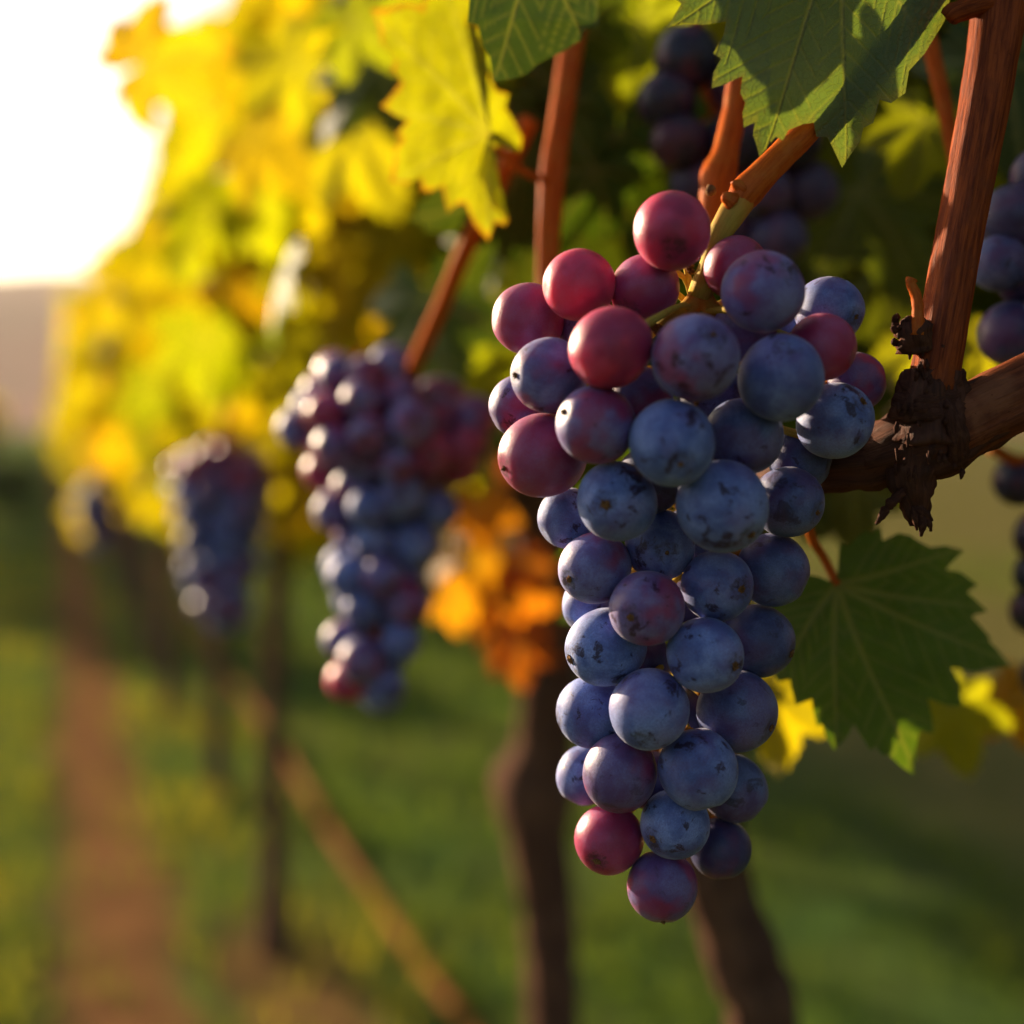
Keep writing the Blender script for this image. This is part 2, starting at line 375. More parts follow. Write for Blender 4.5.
# ------------------------------------------------------------------ ground, path, hills
def ground():
    xs = np.concatenate([-np.geomspace(440, 3, 22), np.linspace(-2.6, 2.6, 60), np.geomspace(3, 440, 22)])
    ys = np.concatenate([-np.geomspace(60, 1, 8), np.linspace(0, 9, 80), np.geomspace(9.5, 430, 34)])
    V = []; F = []
    for y in ys:
        for x in xs:
            z = 0.02*noise.noise(Vector((x*1.3, y*1.3, 0)))+0.012*noise.noise(Vector((x*5, y*5, 2)))
            V.append((x, y, z if y < 40 else 0.0))
    nx = len(xs)
    for j in range(len(ys)-1):
        for i in range(nx-1): F.append((j*nx+i, j*nx+i+1, (j+1)*nx+i+1, (j+1)*nx+i))
    m, t = mat('ground'); g = N(t, 'NewGeometry'); sp = N(t, 'SeparateXYZ'); L(t, g.outputs['Position'], sp.inputs[0])
    v = g.outputs['Position']
    u = math_(t, 'ADD', sp.outputs[0], math_(t, 'MULTIPLY', sp.outputs[1], 0.32))
    wob = math_(t, 'MULTIPLY', math_(t, 'SUBTRACT', noi(t, v, 1.6, 4), 0.5), 0.22)
    uu = math_(t, 'ADD', u, wob)
    n1 = noi(t, v, 0.9, 4); n2 = noi(t, v, 7, 5, 0.7); n3 = noi(t, v, 60, 4, 0.7)
    grass = mixc(t, ramp(t, n1, 0.35, 0.65), c4(0.042, 0.082, 0.020), c4(0.090, 0.098, 0.020))
    grass = mixc(t, ramp(t, n2, 0.4, 0.7, 0, 0.6), grass, c4(0.035, 0.05, 0.012))
    soil = mixc(t, ramp(t, n2, 0.35, 0.65), c4(0.19, 0.090, 0.036), c4(0.11, 0.056, 0.024))
    soil = mixc(t, ramp(t, n3, 0.4, 0.7, 0, 0.5), soil, c4(0.10, 0.055, 0.03))
    def band(a, b, s=0.07):
        return math_(t, 'MULTIPLY', ramp(t, uu, a-s, a+s), ramp(t, uu, b-s, b+s, 1, 0))
    b = band(-0.02, 0.20)
    b2 = band(2.0, 40.0, 0.5)                      # track beyond the row on the right
    near = math_(t, 'MULTIPLY', band(0.26, 0.50, 0.05), ramp(t, math_(t, 'ADD', sp.outputs[1], wob), 2.45, 2.75, 1, 0))
    b = math_(t, 'MAXIMUM', math_(t, 'MAXIMUM', b, b2), math_(t, 'MULTIPLY', near, 0.8))
    b = math_(t, 'MULTIPLY', b, ramp(t, n2, 0.25, 0.42, 0.55, 1.0))
    soil = mixc(t, ramp(t, u, 1.4, 2.2), soil, mixc(t, ramp(t, n2, .3, .7), c4(0.13, 0.10, 0.035), c4(0.075, 0.075, 0.02)))
    col = mixc(t, b, grass, soil)
    bm = N(t, 'Bump'); bm.inputs['Strength'].default_value = 0.6; bm.inputs['Distance'].default_value = 0.02
    L(t, math_(t, 'ADD', n2, math_(t, 'MULTIPLY', n3, 0.4)), bm.inputs['Height'])
    p = N(t, 'BsdfPrincipled'); L(t, col, p.inputs['Base Color']); L(t, bm.outputs[0], p.inputs['Normal'])
    p.inputs['Roughness'].default_value = 0.95; p.inputs['Specular IOR Level'].default_value = 0.0
    o = N(t, 'OutputMaterial'); L(t, p.outputs[0], o.inputs[0])
    return tag(link('ground', mesh('ground', V, F, m)), kind='structure')
ground()

def grass():
    m, t = mat('grass_blades'); a = N(t, 'Attribute', attribute_name='leafcol')
    p = N(t, 'BsdfPrincipled'); L(t, a.outputs['Color'], p.inputs['Base Color']); p.inputs['Roughness'].default_value = 0.8; p.inputs['Specular IOR Level'].default_value = 0.08
    tr = N(t, 'BsdfTranslucent'); L(t, mixc(t, 1.0, a.outputs['Color'], c4(2.0, 1.8, 0.8), 'MULTIPLY'), tr.inputs[0])
    mx = N(t, 'MixShader'); mx.inputs[0].default_value = 0.4; L(t, p.outputs[0], mx.inputs[1]); L(t, tr.outputs[0], mx.inputs[2])
    o = N(t, 'OutputMaterial'); L(t, mx.outputs[0], o.inputs[0])
    V = []; F = []; C = []
    for k in range(26000):
        y = 1.2+9*random.random()**1.5; x = random.uniform(-0.42*y-0.3, 0.42*y+0.4); u = x+0.32*y
        cl = noise.noise(Vector((x*2.2, y*2.2, 5))); 
        if -0.03 < u < 0.21 and random.random() < 0.9: continue
        if 2.0 < u < 5: continue
        if 0.25 < u < 0.5 and y < 2.6 and random.random() < 0.8: continue
        if cl < -0.25 and random.random() < .7: continue
        hgt = random.uniform(.02, .055)*(1+0.9*max(0, cl)); wd = random.uniform(.002, .004)*(1+y*.15)
        a = random.uniform(0, 6.28); dx, dy = math.cos(a)*wd, math.sin(a)*wd; lx, ly = random.gauss(0, .5)*hgt, random.gauss(0, .5)*hgt
        b = len(V); V += [(x-dx, y-dy, -.01), (x+dx, y+dy, -.01), (x+dx*.6+lx*.4, y+dy*.6+ly*.4, hgt*.6), (x-dx*.6+lx*.4, y-dy*.6+ly*.4, hgt*.6), (x+lx, y+ly, hgt)]
        F += [(b, b+1, b+2, b+3), (b+3, b+2, b+4)]
        yl = min(1, max(0, 0.45+cl+random.gauss(0, .2))); left = 1 if u < 0.6 else 0.25
        c = np.array((.045, .085, .014))*(1-yl*left)+np.array((.15, .14, .015))*yl*left
        C += [(*c, 1)]*5
    me = mesh('grass', V, F, m, {'leafcol': ('FLOAT_COLOR', C)}, smooth=False)
    tag(link('grass', me), 'short green grass and weeds growing between the vine rows', 'grass', kind='stuff')
grass()

def hills():
    m = simple_noise_material('hill_fields', [c4(0.22, 0.085, 0.05), c4(0.17, 0.070, 0.04), c4(0.12, 0.06, 0.03)], 0.012, 1.0, 0.0)
    V = []; F = []; na, nr = 90, 14
    for j in range(nr):
        for i in range(na):
            a = math.radians(-95+190*i/(na-1)); d = 130+250*j/(nr-1)
            e = math.sin(math.pi*min(1, j/(nr-4)*0.5+0.0)) if j < nr-3 else 1.0
            ht = (52+14*noise.noise(Vector((a*3, 1.7, 0)))+5*noise.noise(Vector((a*14, 0, 3))))*e*d/780*1.62
            V.append((math.sin(a)*d, math.cos(a)*d, ht-0.5))
    for j in range(nr-1):
        for i in range(na-1): F.append((j*na+i, j*na+i+1, (j+1)*na+i+1, (j+1)*na+i))
    tag(link('hills', mesh('hills', V, F, m)), kind='structure')
hills()

def haze():
    bm = bmesh.new(); bmesh.ops.create_cube(bm, size=1)
    for v in bm.verts: v.co = Vector((v.co.x*960, 180+v.co.y*640, -1 if v.co.z < 0 else 60))
    me = bpy.data.meshes.new('haze'); bm.to_mesh(me); bm.free(); m, t = mat('haze')
    pv = N(t, 'VolumePrincipled'); pv.inputs['Color'].default_value = c4(.95, .9, .85); pv.inputs['Density'].default_value = 0.0003; pv.inputs['Anisotropy'].default_value = 0.45
    o = N(t, 'OutputMaterial'); L(t, pv.outputs[0], o.inputs['Volume']); me.materials.append(m)
    tag(link('haze', me), kind='stuff')
haze()
def bush(loc, sc, label):
    b = empty('bush', loc, label, 'bush'); T = Tubes(); R_ = random.Random(3)
    for k in range(7):
        a = k*.9; T.add([loc+Vector((0, 0, -.02)), loc+Vector((.15*math.cos(a), .15*math.sin(a), .3))*sc, loc+Vector((.4*math.cos(a), .4*math.sin(a), .6))*sc], [.02, .015, .008], 6, step=.1)
    T.obj('stem', M['trunk'], b, loc); LV = Leaves()
    for k in range(500):
        d = Vector((R_.gauss(0, 1), R_.gauss(0, 1), R_.gauss(0, 1))).normalized()*R_.uniform(.6, 1.05)
        p = loc+Vector((d.x*.6, d.y*.6, .48+d.z*.42))*sc; LV.add(R_.choice(PROTO_FAR), p, leaf_rot(d+Vector((0, 0, .3)), R_.uniform(-3, 3)), .10*sc, jitter(GREEN, .3))
    LV.obj('foliage', M['leaf_far'], b, loc)
def pg(px, py):
    d = P(px, py, 1)-CL; return CL+d*(CAMZ/-d.z)
bush(pg(6, 512), .62, 'dark green bush at the left edge on the far side of the dirt path')

# ------------------------------------------------------------------ grapes
def grape_mesh():
    bm = bmesh.new(); bmesh.ops.create_uvsphere(bm, u_segments=40, v_segments=28, radius=1)
    for v in bm.verts:
        z = v.co.z
        if z > 0.93: v.co.z -= 0.10*(z-0.93)/0.07
        if z < -0.95: v.co.z += 0.05*(-z-0.95)/0.05
        v.co += v.co.normalized()*0.022*noise.noise(v.co*1.3)
    me = bpy.data.meshes.new('grape'); bm.to_mesh(me); bm.free()
    me.polygons.foreach_set('use_smooth', [True]*len(me.polygons)); me.materials.append(M['grape']); return me
GM = grape_mesh()
bm = bmesh.new(); bmesh.ops.create_uvsphere(bm, u_segments=20, v_segments=12, radius=1)
GM_FAR = bpy.data.meshes.new('grape_small'); bm.to_mesh(GM_FAR); bm.free()
GM_FAR.polygons.foreach_set('use_smooth', [True]*len(GM_FAR.polygons)); GM_FAR.materials.append(M['grape'])
def scar_mesh(seed):
    bm = bmesh.new(); bmesh.ops.create_icosphere(bm, subdivisions=3, radius=1)
    for v in bm.verts:
        n_ = noise.fractal(v.co*2.2+Vector((seed, 0, 0)), 1.0, 2.0, 3)
        v.co = Vector((v.co.x*(1+0.7*n_), v.co.y*(1+0.7*n_), v.co.z*(0.5+0.8*n_)))*0.10
        v.co.z -= 0.965
    me = bpy.data.meshes.new('scar'); bm.to_mesh(me); bm.free(); me.materials.append(M['scar']); return me
SM = [scar_mesh(i*5.1) for i in range(4)]

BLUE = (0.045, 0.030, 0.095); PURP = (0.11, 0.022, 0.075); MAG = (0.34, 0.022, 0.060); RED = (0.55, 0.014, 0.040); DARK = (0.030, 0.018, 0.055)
SK = {'b': (BLUE, .72), 'p': (PURP, .34), 'm': (MAG, .24), 'r': (RED, .22), 'd': (DARK, .42), 'l': (BLUE, .86), 'v': (PURP, .55), 'k': (DARK, .16), 'x': ((0.010, 0.008, 0.018), .06)}  # x: near-black skin, shade of the dark bunches put into the colour
def put_grape(parent, c, r, key, sdir_, me=GM, scar=False, jit=.15):
    o = link('grape', me, parent); o.location = c-parent.location; o.scale = (r*random.uniform(.965, 1.01), r*random.uniform(.965, 1.01), r*random.uniform(.98, 1.06))
    q = (-Vector(sdir_)).normalized().to_track_quat('Z', 'Y'); e = (q @ Euler((0, 0, random.uniform(0, 6.28))).to_quaternion()).to_euler(); o.rotation_euler = e
    s, al = SK[key]; s = jitter(s, jit); o.color = (*s, min(1, al*random.uniform(1-jit, 1+jit*.6)))
    if scar:
        k = link('blossom_scar', random.choice(SM), o); q_ = random.uniform(.55, 1.15); k.scale = (q_, q_*random.uniform(.8, 1.2), 1)
    return o

# x, y, radius, skin, front/back layer, optional scar offset in radii (dx, dy)
HERO = [
 (611,348,41,'r',0,None),(695,358,44,'v',0,(.30,-.42)),(781,378,43.5,'b',0,None),(672,443,43.5,'b',0,(.10,.50)),(763,292,42,'v',0,None),
 (647,608,38.5,'v',0,(-.50,.18)),(722,506,47,'b',0,(.55,.62)),(649,709,41,'b',0,None),(705,655,38.5,'b',0,(.68,.22)),(698,769,40,'b',0,None),
 (596,425,40,'v',0,(-.84,-.30)),(579,285,36,'r',1,None),(549,375,38,'v',1,(-.90,.05)),(543,455,43.5,'m',1,(-.88,.32)),(617,501,41,'b',1,(-.36,.10)),
 (675,824,35.5,'b',1,(-.72,.30)),(620,773,38,'p',1,None),(835,421,38.5,'b',1,(.55,-.45)),(606,647,40,'l',1,(-.90,.28)),(717,586,36.5,'b',1,(.55,.05)),
 (595,568,37,'v',1,(-.74,.28)),(672,231,39,'r',1,None),(822,347,34,'m',1,None),(737,711,41,'d',1,(.78,.35)),(662,886,36,'p',1,(0,.93)),
 (609,839,35,'m',1,(-.4,.45)),(660,545,36,'b',2,(.1,.2)),(592,712,36,'l',1,None),(645,289,35,'m',2,None),(528,319,36,'m',1,None),
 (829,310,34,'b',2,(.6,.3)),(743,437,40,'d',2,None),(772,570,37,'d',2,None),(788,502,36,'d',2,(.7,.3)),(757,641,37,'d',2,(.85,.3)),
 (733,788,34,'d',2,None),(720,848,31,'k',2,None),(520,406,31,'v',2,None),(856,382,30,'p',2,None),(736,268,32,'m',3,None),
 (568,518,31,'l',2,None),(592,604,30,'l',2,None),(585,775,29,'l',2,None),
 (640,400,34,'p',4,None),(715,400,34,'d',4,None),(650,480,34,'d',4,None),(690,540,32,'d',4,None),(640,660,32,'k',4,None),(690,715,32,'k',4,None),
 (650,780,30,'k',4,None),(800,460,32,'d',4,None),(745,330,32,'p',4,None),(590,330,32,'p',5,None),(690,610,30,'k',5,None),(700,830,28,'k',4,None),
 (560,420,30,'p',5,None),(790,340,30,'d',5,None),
]
AX = [(560-0, )]
bunch = empty('grape_bunch', P(690, 300, 0.365), 'large sharp bunch of frosted blue, purple and red grapes hanging in front of the branch', 'bunch of grapes')
placed = []
def hero_base(x, y):
    cx = np.interp(y, [230, 350, 450, 600, 750, 890], [700, 690, 680, 680, 665, 665])
    w_ = np.interp(y, [230, 350, 450, 600, 750, 890], [150, 190, 175, 115, 95, 60]); D = w_*0.26/1000
    q = min(1, abs(x-cx)/w_); return 0.372-D*1.1*math.sqrt(max(0, 1-q*q))
for (x, y, r, k, lay, sc) in HERO:
    Z = hero_base(x, y)-0.006+[0, .003, .010, .016, .022, .030][lay]
    while True:
        c = P(x, y, Z); rr = r*Z/FPX
        if all((c-c2).length > (rr+r2)*0.95 for c2, r2 in placed) or Z > 0.43: break
        Z += 0.0006
    placed.append((c, rr))
    if sc: dx, dy = sc; dz = -math.sqrt(max(0.0, 1-dx*dx-dy*dy)); d = CR @ Vector((dx, -dy, -dz))
    else:
        cx = np.interp(y, [230, 890], [695, 665]); d = Vector(((x-cx)/90+random.gauss(0, .5), -.45, -.5-(y-500)/500+random.gauss(0, .4)))
        d = d.normalized()
    put_grape(bunch, c, rr, k, d, GM, scar=sc is not None)
    HD = d; placed[-1] = (c, rr)
    HERO_D = globals().setdefault('HERO_D', []); HERO_D.append(d)

# stalk of the big bunch: peduncle, fork and pedicels
st = Tubes()
fork = P(700, 296, .342)
st.add([P(752, 188, .337), P(738, 205, .336), P(722, 230, .337), P(711, 262, .339), fork], [.0030, .0036, .0029, .0025, .0030], 18, rough=.06, ribs=.08)
st.add([fork, P(682, 311, .343), P(664, 322, .346), P(648, 336, .352)], [.0026, .0018, .0014, .0012], 12, rough=.06)
st.add([fork, P(716, 312, .343), P(733, 327, .346), P(748, 345, .355)], [.0026, .0019, .0016, .0013], 12, rough=.06)
st.add([fork, P(696, 330, .356), P(688, 420, .374), P(680, 600, .374), P(668, 780, .372), P(664, 850, .372)], [.0026, .0022, .002, .0018, .0015, .001], 12, rough=.1)
for (c, rr), d, h in zip(placed, HERO_D, HERO):
    s0 = c-d*rr*0.93; ya = max(315, h[1]-30); ax = P(np.interp(ya, [315, 420, 600, 780, 850], [696, 688, 680, 668, 664]), ya, np.interp(ya, [315, 420], [.350, .374]))
    dist = (ax-s0).length; mid = (s0+ax)/2-d*min(.004, dist*.2)+Vector((0, 0, .002))
    # keep the pedicel out of sight of the grapes in front: it bows towards the axis
    st.add([s0, mid, ax], [.00115, .0007, .0010], 7, step=.002)
    st.add([s0+d*.0008, s0-d*.0009], [.0019, .0013], 9, step=.0008, rough=.15)
# dry brown nub where flowers dropped
st.obj('stalk', M['stem'], bunch, bunch.location)
nb = Tubes()
for (x, y, z, s_) in [(655, 332, .3445, 1.0), (651, 326, .3450, .8), (579, 322, .336, .7), (583, 318, .337, .6), (563, 412, .334, .6), (686, 268, .342, .9), (690, 271, .342, .7), (757, 338, .341, .9), (750, 336, .341, .7), (762, 335, .341, .6), (695, 404, .3395, .6), (668, 335, .343, .5), (708, 193, .336, 1.0)]:
    a = P(x, y, z); b = P(x+random.uniform(-5, 5), y+random.uniform(-5, 3), z+random.uniform(-.002, .001))
    nb.add([a, (a+b)/2+Vector((.0004, 0, .0003)), b], [.0010*s_, .0016*s_, .0007*s_], 8, step=.0005, rough=.5, seed=x)
nb.obj('dry_nubs', M['scar'], bunch, bunch.location)

def make_bunch(label, prof, Z, rpx, keyfn, nmax, stem, shell=.45, seed=1, group=None, me=GM_FAR, depth=.8, stem_r=.0022, zoff=0.0):
    """prof: (y, cx, halfwidth) in photo px at depth Z"""
    R_ = random.Random(seed); ys = [p[0] for p in prof]; b = empty('grape_bunch', P(prof[0][1], prof[0][0], Z), label, 'bunch of grapes', group)
    pts = []; r0 = rpx*Z/FPX
    for k in range(14000):
        if len(pts) >= nmax: break
        y = R_.uniform(ys[0], ys[-1]); cx = np.interp(y, ys, [p[1] for p in prof]); w_ = max(3, np.interp(y, ys, [p[2] for p in prof])-rpx)
        a = R_.uniform(0, 2*math.pi); q = math.sqrt(R_.uniform(shell**2, 1))
        if k > 10000: q = math.sqrt(R_.uniform(0, 1))
        x = cx+math.cos(a)*q*w_; dz = math.sin(a)*q*w_*depth*Z/FPX
        r = r0*R_.uniform(.86, 1.1); c = P(x, y, Z+dz)
        if all((c-c2).length > (r+r2)*.77 for c2, r2, *_ in pts): pts.append((c, r, x, y, math.cos(a)))
    for c, r, x, y, ca in pts:
        d = (c-P(np.interp(y, ys, [p[1] for p in prof]), y-rpx, Z)); d = d.normalized() if d.length > 1e-4 else Vector((0, 0, -1))
        put_grape(b, c, r, keyfn(x, y, R_), d+Vector((R_.gauss(0, .3), R_.gauss(0, .3), R_.gauss(0, .3))), me)
    t_ = Tubes(); t_.add([P(*q) for q in stem[0]], stem[1] if stem[1] else stem_r, 12, rough=.06)
    core = [P(p[1], p[0], Z) for p in prof]; t_.add(core, .0022*Z/.6 if Z < .7 else .003, 8, rough=.1)
    for c, r, x, y, ca in pts:
        t_.add([c, P(np.interp(y-rpx, ys, [p[1] for p in prof]), y-rpx, Z)], .0007, 5, step=.01)
    t_.obj('stalk', M['shoot'] if stem[1] else M['stem'], b, b.location)
    return b

def key2(x, y, R_):
    if x < 360 and y > 672: return 'r'
    if y < 400: return R_.choice('pmvp')
    if y < 475: return R_.choice('vmpvm')
    return R_.choice('bbblv')
make_bunch('soft focus blue bunch with purple shoulders hanging left of the big sharp bunch',
    [(368, 360, 55), (400, 385, 110), (440, 390, 116), (480, 388, 86), (530, 384, 76), (590, 380, 68), (640, 375, 60), (692, 370, 50)],
    .62, 22.5, key2, 97, ([(530, 120, .50), (472, 235, .525), (440, 310, .56), (412, 372, .60), (398, 420, .62)], [.0035, .0035, .0034, .0033, .003]), seed=3)
make_bunch('small blurred blue bunch with reddish top left of the brown trunk',
    [(450, 215, 30), (470, 220, 56), (505, 222, 58), (540, 222, 48), (590, 222, 42), (622, 225, 28)],
    1.15, 12.5, lambda x, y, R_: R_.choice('mmpm') if y < 490 else R_.choice('bbvb'), 90, ([(232, 400, 1.15), (224, 425, 1.15), (218, 455, 1.15)], [.004, .0035, .003]), seed=4)
make_bunch('tiny blurred dark bunch farthest along the vine row',
    [(482, 95, 12), (500, 96, 25), (520, 97, 23), (548, 98, 12)],
    2.2, 6.6, lambda x, y, R_: R_.choice('bdvp'), 40, ([(100, 455, 2.2), (98, 470, 2.2), (96, 486, 2.2)], [.004, .0035, .003]), seed=5)
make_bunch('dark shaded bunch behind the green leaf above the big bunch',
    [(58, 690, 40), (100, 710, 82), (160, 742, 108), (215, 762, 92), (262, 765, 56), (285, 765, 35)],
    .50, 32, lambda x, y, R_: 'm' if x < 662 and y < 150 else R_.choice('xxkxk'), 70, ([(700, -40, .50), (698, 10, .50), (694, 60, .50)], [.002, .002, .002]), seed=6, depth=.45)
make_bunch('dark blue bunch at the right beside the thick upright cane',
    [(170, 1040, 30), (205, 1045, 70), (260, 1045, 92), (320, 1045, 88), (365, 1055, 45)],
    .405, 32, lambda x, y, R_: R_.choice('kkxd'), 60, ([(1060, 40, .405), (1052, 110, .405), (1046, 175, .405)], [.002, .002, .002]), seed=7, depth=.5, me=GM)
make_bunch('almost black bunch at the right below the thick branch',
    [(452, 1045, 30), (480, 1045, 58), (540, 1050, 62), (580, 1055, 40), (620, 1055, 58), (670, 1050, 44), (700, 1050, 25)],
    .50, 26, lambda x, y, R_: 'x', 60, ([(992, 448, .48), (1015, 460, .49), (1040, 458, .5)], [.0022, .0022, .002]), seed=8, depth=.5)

# ------------------------------------------------------------------ traced leaves of the front vine
ZS = []
def traced_leaf(outl, base, tips, zf, col, parent, red=0.0, rings=70, dens=6, veinw=4.0, petiole=None, pr=.0011, label=None, col2=None, scale=1.0, sub=7):
    """outline in photo px (closed), every point gets its own depth from zf(px,py)"""
    O = [((x-base[0]), (y-base[1])) for x, y in outl]; Tp = [((x-base[0]), (y-base[1])) for x, y in tips]
    # finer serration between traced points
    XY, F, vein, ed = leaf_surface(O, Tp, rings, veinw, sub, dens, closed=True)
    nb_ = len(XY); px = XY[:, 0]+base[0]; py = XY[:, 1]+base[1]
    R = max(math.hypot(*p) for p in O)
    Vv = []
    for i in range(nb_):
        lx, ly = XY[i]/R
        wav = 0.0022*noise.noise(Vector((lx*2.2, ly*2.2, base[0])))+0.0008*noise.noise(Vector((lx*7, ly*7, base[0])))
        q = P(px[i], py[i], zf(px[i], py[i])+wav+0.0005*vein[i]-0.0); Vv.append(q)
    lc = np.column_stack([XY/R*1.2, np.full(nb_, base[0]*.1)]); c = np.tile(np.array([*col, red]), (nb_, 1))
    me = mesh('leaf', Vv, F, M['leaf'], {'vein': ('FLOAT', vein), 'edge': ('FLOAT', ed), 'lc': ('FLOAT_VECTOR', lc), 'leafcol': ('FLOAT_COLOR', c)}, origin=parent.location)
    o = link('leaf', me, parent)
    if label: o['label'] = label
    if petiole:
        t_ = Tubes(); t_.add([P(*q) for q in petiole], pr, 12, rough=.05); t_.obj('leaf_stalk', M['shoot'], o, parent.location)
    return o
def zz(pts, off, s): return [(x/s+off[0], y/s+off[1]) for x, y in pts]

vine = empty('grapevine', Vector((0.135, .78, 0)), 'near grapevine with thick reddish canes, knotted old wood and the large green leaves', 'grapevine')
VO = vine.location

# green leaf upper right, lobes hanging down over the stalk
L1 = zz([(20,78),(70,66),(120,70),(186,60),(178,100),(150,150),(172,165),(150,205),(146,248),(185,236),(232,214),(226,262),(240,290),(232,318),(236,358),(266,345),(262,380),(272,410),(280,442),(300,415),(325,385),(345,395),(362,366),(400,350),(432,345),(440,385),(470,385),(488,420),(512,472),(540,430),(562,400),(572,360),(600,345),(618,280),(650,290),(690,262),(700,200),(745,150),(800,60),(830,-60),(900,-200),(860,-420),(700,-520),(560,-480),(500,-260),(420,-420),(250,-430),(140,-300),(120,-180),(40,-120),(0,-40),(60,10)], (660, 0), 2.813)
traced_leaf(L1, (846, -88), [(668, 26), (760, 156), (843, 166), (935, 60), (950, -150), (730, -140)], lambda x, y: .3265+max(0, (x-770))*.00017+max(0, -y)*.00008+.00003*abs(y-90),
    (0.105, 0.145, 0.065), vine, red=.12, rings=110, dens=7, veinw=3.4, sub=11, petiole=[(846, -88, .345), (900, -110, .36), (975, -60, .365)], pr=.0014, label='sharp grey green leaf hanging over the bunch stalk')
# dark green leaf lower right
L2 = zz([(335,255),(338,205),(340,150),(372,156),(400,125),(430,105),(452,114),(480,95),(487,140),(540,112),(580,120),(612,142),(650,162),(700,155),(765,172),(735,200),(700,238),(750,245),(812,290),(775,315),(845,380),(790,395),(855,470),(850,482),(880,510),(925,570),(860,572),(800,585),(718,570),(750,625),(758,705),(700,700),(640,675),(655,740),(660,795),(612,788),(600,850),(593,940),(545,905),(505,868),(490,872),(460,840),(445,855),(410,800),(390,765),(360,815),(320,855),(290,800),(280,765),(262,770),(250,720),(245,680),(190,700),(175,640),(170,610),(135,620),(118,600),(100,560),(60,500),(80,440),(70,390),(130,340),(180,300),(230,255),(270,262),(312,285)], (740, 500), 3.412)
traced_leaf(L2, (837, 584), zz([(593,940),(925,570),(320,855),(765,172),(118,600),(845,380)], (740,500), 3.412), lambda x, y: .405+(x-840)*.00008+(y-640)*.00003+.0000008*(x-870)**2,
    (0.095, 0.155, 0.026), vine, rings=80, dens=5, veinw=4.6, sub=8, petiole=[(837, 584, .405), (824, 558, .404), (812, 538, .398), (806, 505, .392), (815, 470, .385)], pr=.0013, label='dark green leaf below the thick branch')
# grey green leaf, top centre
L4 = zz([(415,-10),(408,70),(442,80),(460,150),(480,182),(490,262),(530,256),(562,250),(600,236),(632,205),(700,172),(770,130),(782,96),(830,85),(826,0),(880,-60),(860,-200),(720,-330),(560,-280),(440,-180),(380,-90)], (340, 0), 3.2)
traced_leaf(L4, (540, -62), [(492, 82), (582, 40), (602, 10), (610, -60), (470, -10)], lambda x, y: .392+(x-540)*.0001+.00006*abs(y-20), (0.042, 0.072, 0.026), vine, rings=60, dens=5, veinw=3.6,
    petiole=[(540, -62, .395), (560, -80, .40), (580, -50, .42)], label='grey green leaf at the top between the canes')

# cordon, canes and stubs (all one plant)
old = Tubes()
old.add([P(1010, 400, .352), P(965, 423, .350), P(925, 440, .350), P(880, 455, .356), P(815, 466, .372), P(740, 500, .45), P(715, 600, .60), P(705, 700, .70)],
        [.0078, .0086, .0100, .0080, .0076, .009, .013, .019], 40, rough=.16, rs=1.5, ribs=.14, seed=3, step=.002)
old.add([P(915, 445, .348), P(912, 480, .347), P(916, 505, .347), P(920, 524, .347)], [.0072, .0056, .0036, .0024], 24, rough=.35, rs=1.6, ribs=.2, seed=8, step=.001)
old.add([P(930, 440, .348), P(930, 405, .347), P(932, 372, .347)], [.0100, .0082, .0068], 32, rough=.24, rs=1.8, ribs=.2, seed=6, step=.0012)
old.obj('cordon', M['old'], vine, VO)
# ragged end and shreds of the spur
sp = Tubes()
for k, (a, b, r) in enumerate([((918, 508), (932, 520), .0014), ((921, 512), (921, 536), .0012), ((925, 515), (931, 531), .0010), ((914, 508), (917, 530), .0009),
        ((903, 492), (884, 512), .0014), ((886, 509), (876, 524), .0011), ((890, 505), (879, 515), .0007)]):
    sp.add([P(*a, .345), P((a[0]+b[0])/2+random.uniform(-2, 2), (a[1]+b[1])/2, .344), P(*b, .345)], [r, r*.9, r*.35], 9, rough=.5, rs=2, seed=k*3, step=.0006)
# shaggy bark flakes round the joint
for k in range(70):
    x = random.uniform(898, 962); y = random.choice([random.uniform(335, 405), random.uniform(395, 470)]); 
    hw = 27 if y < 400 else 40
    x = 932+random.uniform(-1, 1)*hw; zc = .347-math.sqrt(max(0, 1-((x-932)/hw)**2))*hw*.345/FPX*0.98
    a = P(x, y, zc); dx = random.uniform(-3, 3); b = P(x+dx, y+random.uniform(5, 16), zc-.0004)
    sp.add([a, (a+b)/2+Vector((0, -.0005, 0)), b], [.0003, random.uniform(.0004, .0008), .0002], 6, rough=.25, seed=k, step=.0012)
# collars (swollen rings of bark) between cane and old wood
def ring(cx, cy, rx, ry, z, r, tilt, k, a0=0, a1=2*math.pi, n=20):
    pts = []
    for i in range(n+1):
        a = a0+(a1-a0)*i/n; lx, ly = math.cos(a)*rx, math.sin(a)*ry
        x = cx+lx*math.cos(tilt)-ly*math.sin(tilt); y = cy+lx*math.sin(tilt)+ly*math.cos(tilt)
        pts.append(P(x+random.uniform(-.8, .8), y+random.uniform(-.8, .8), z-math.sin(a)*rx*.345/FPX*.9))
    sp.add(pts, [r*random.uniform(.7, 1.25) for _ in pts], 12, rough=.3, rs=2.0, seed=k*2.3, step=.0008)
for k, (cy, rx) in enumerate([(398, 33), (404, 36), (410, 37), (392, 30), (384, 27)]):
    ring(932, cy-4, rx, 7+k, .347, .0016, -.12, k)
for k, (cx, ry) in enumerate([(948, 38), (942, 40), (953, 36)]):
    ring(cx, 428, ry, 9, .347, .0015, -1.75, k+7)
sp.obj('bark_shreds', M['old'], vine, VO)
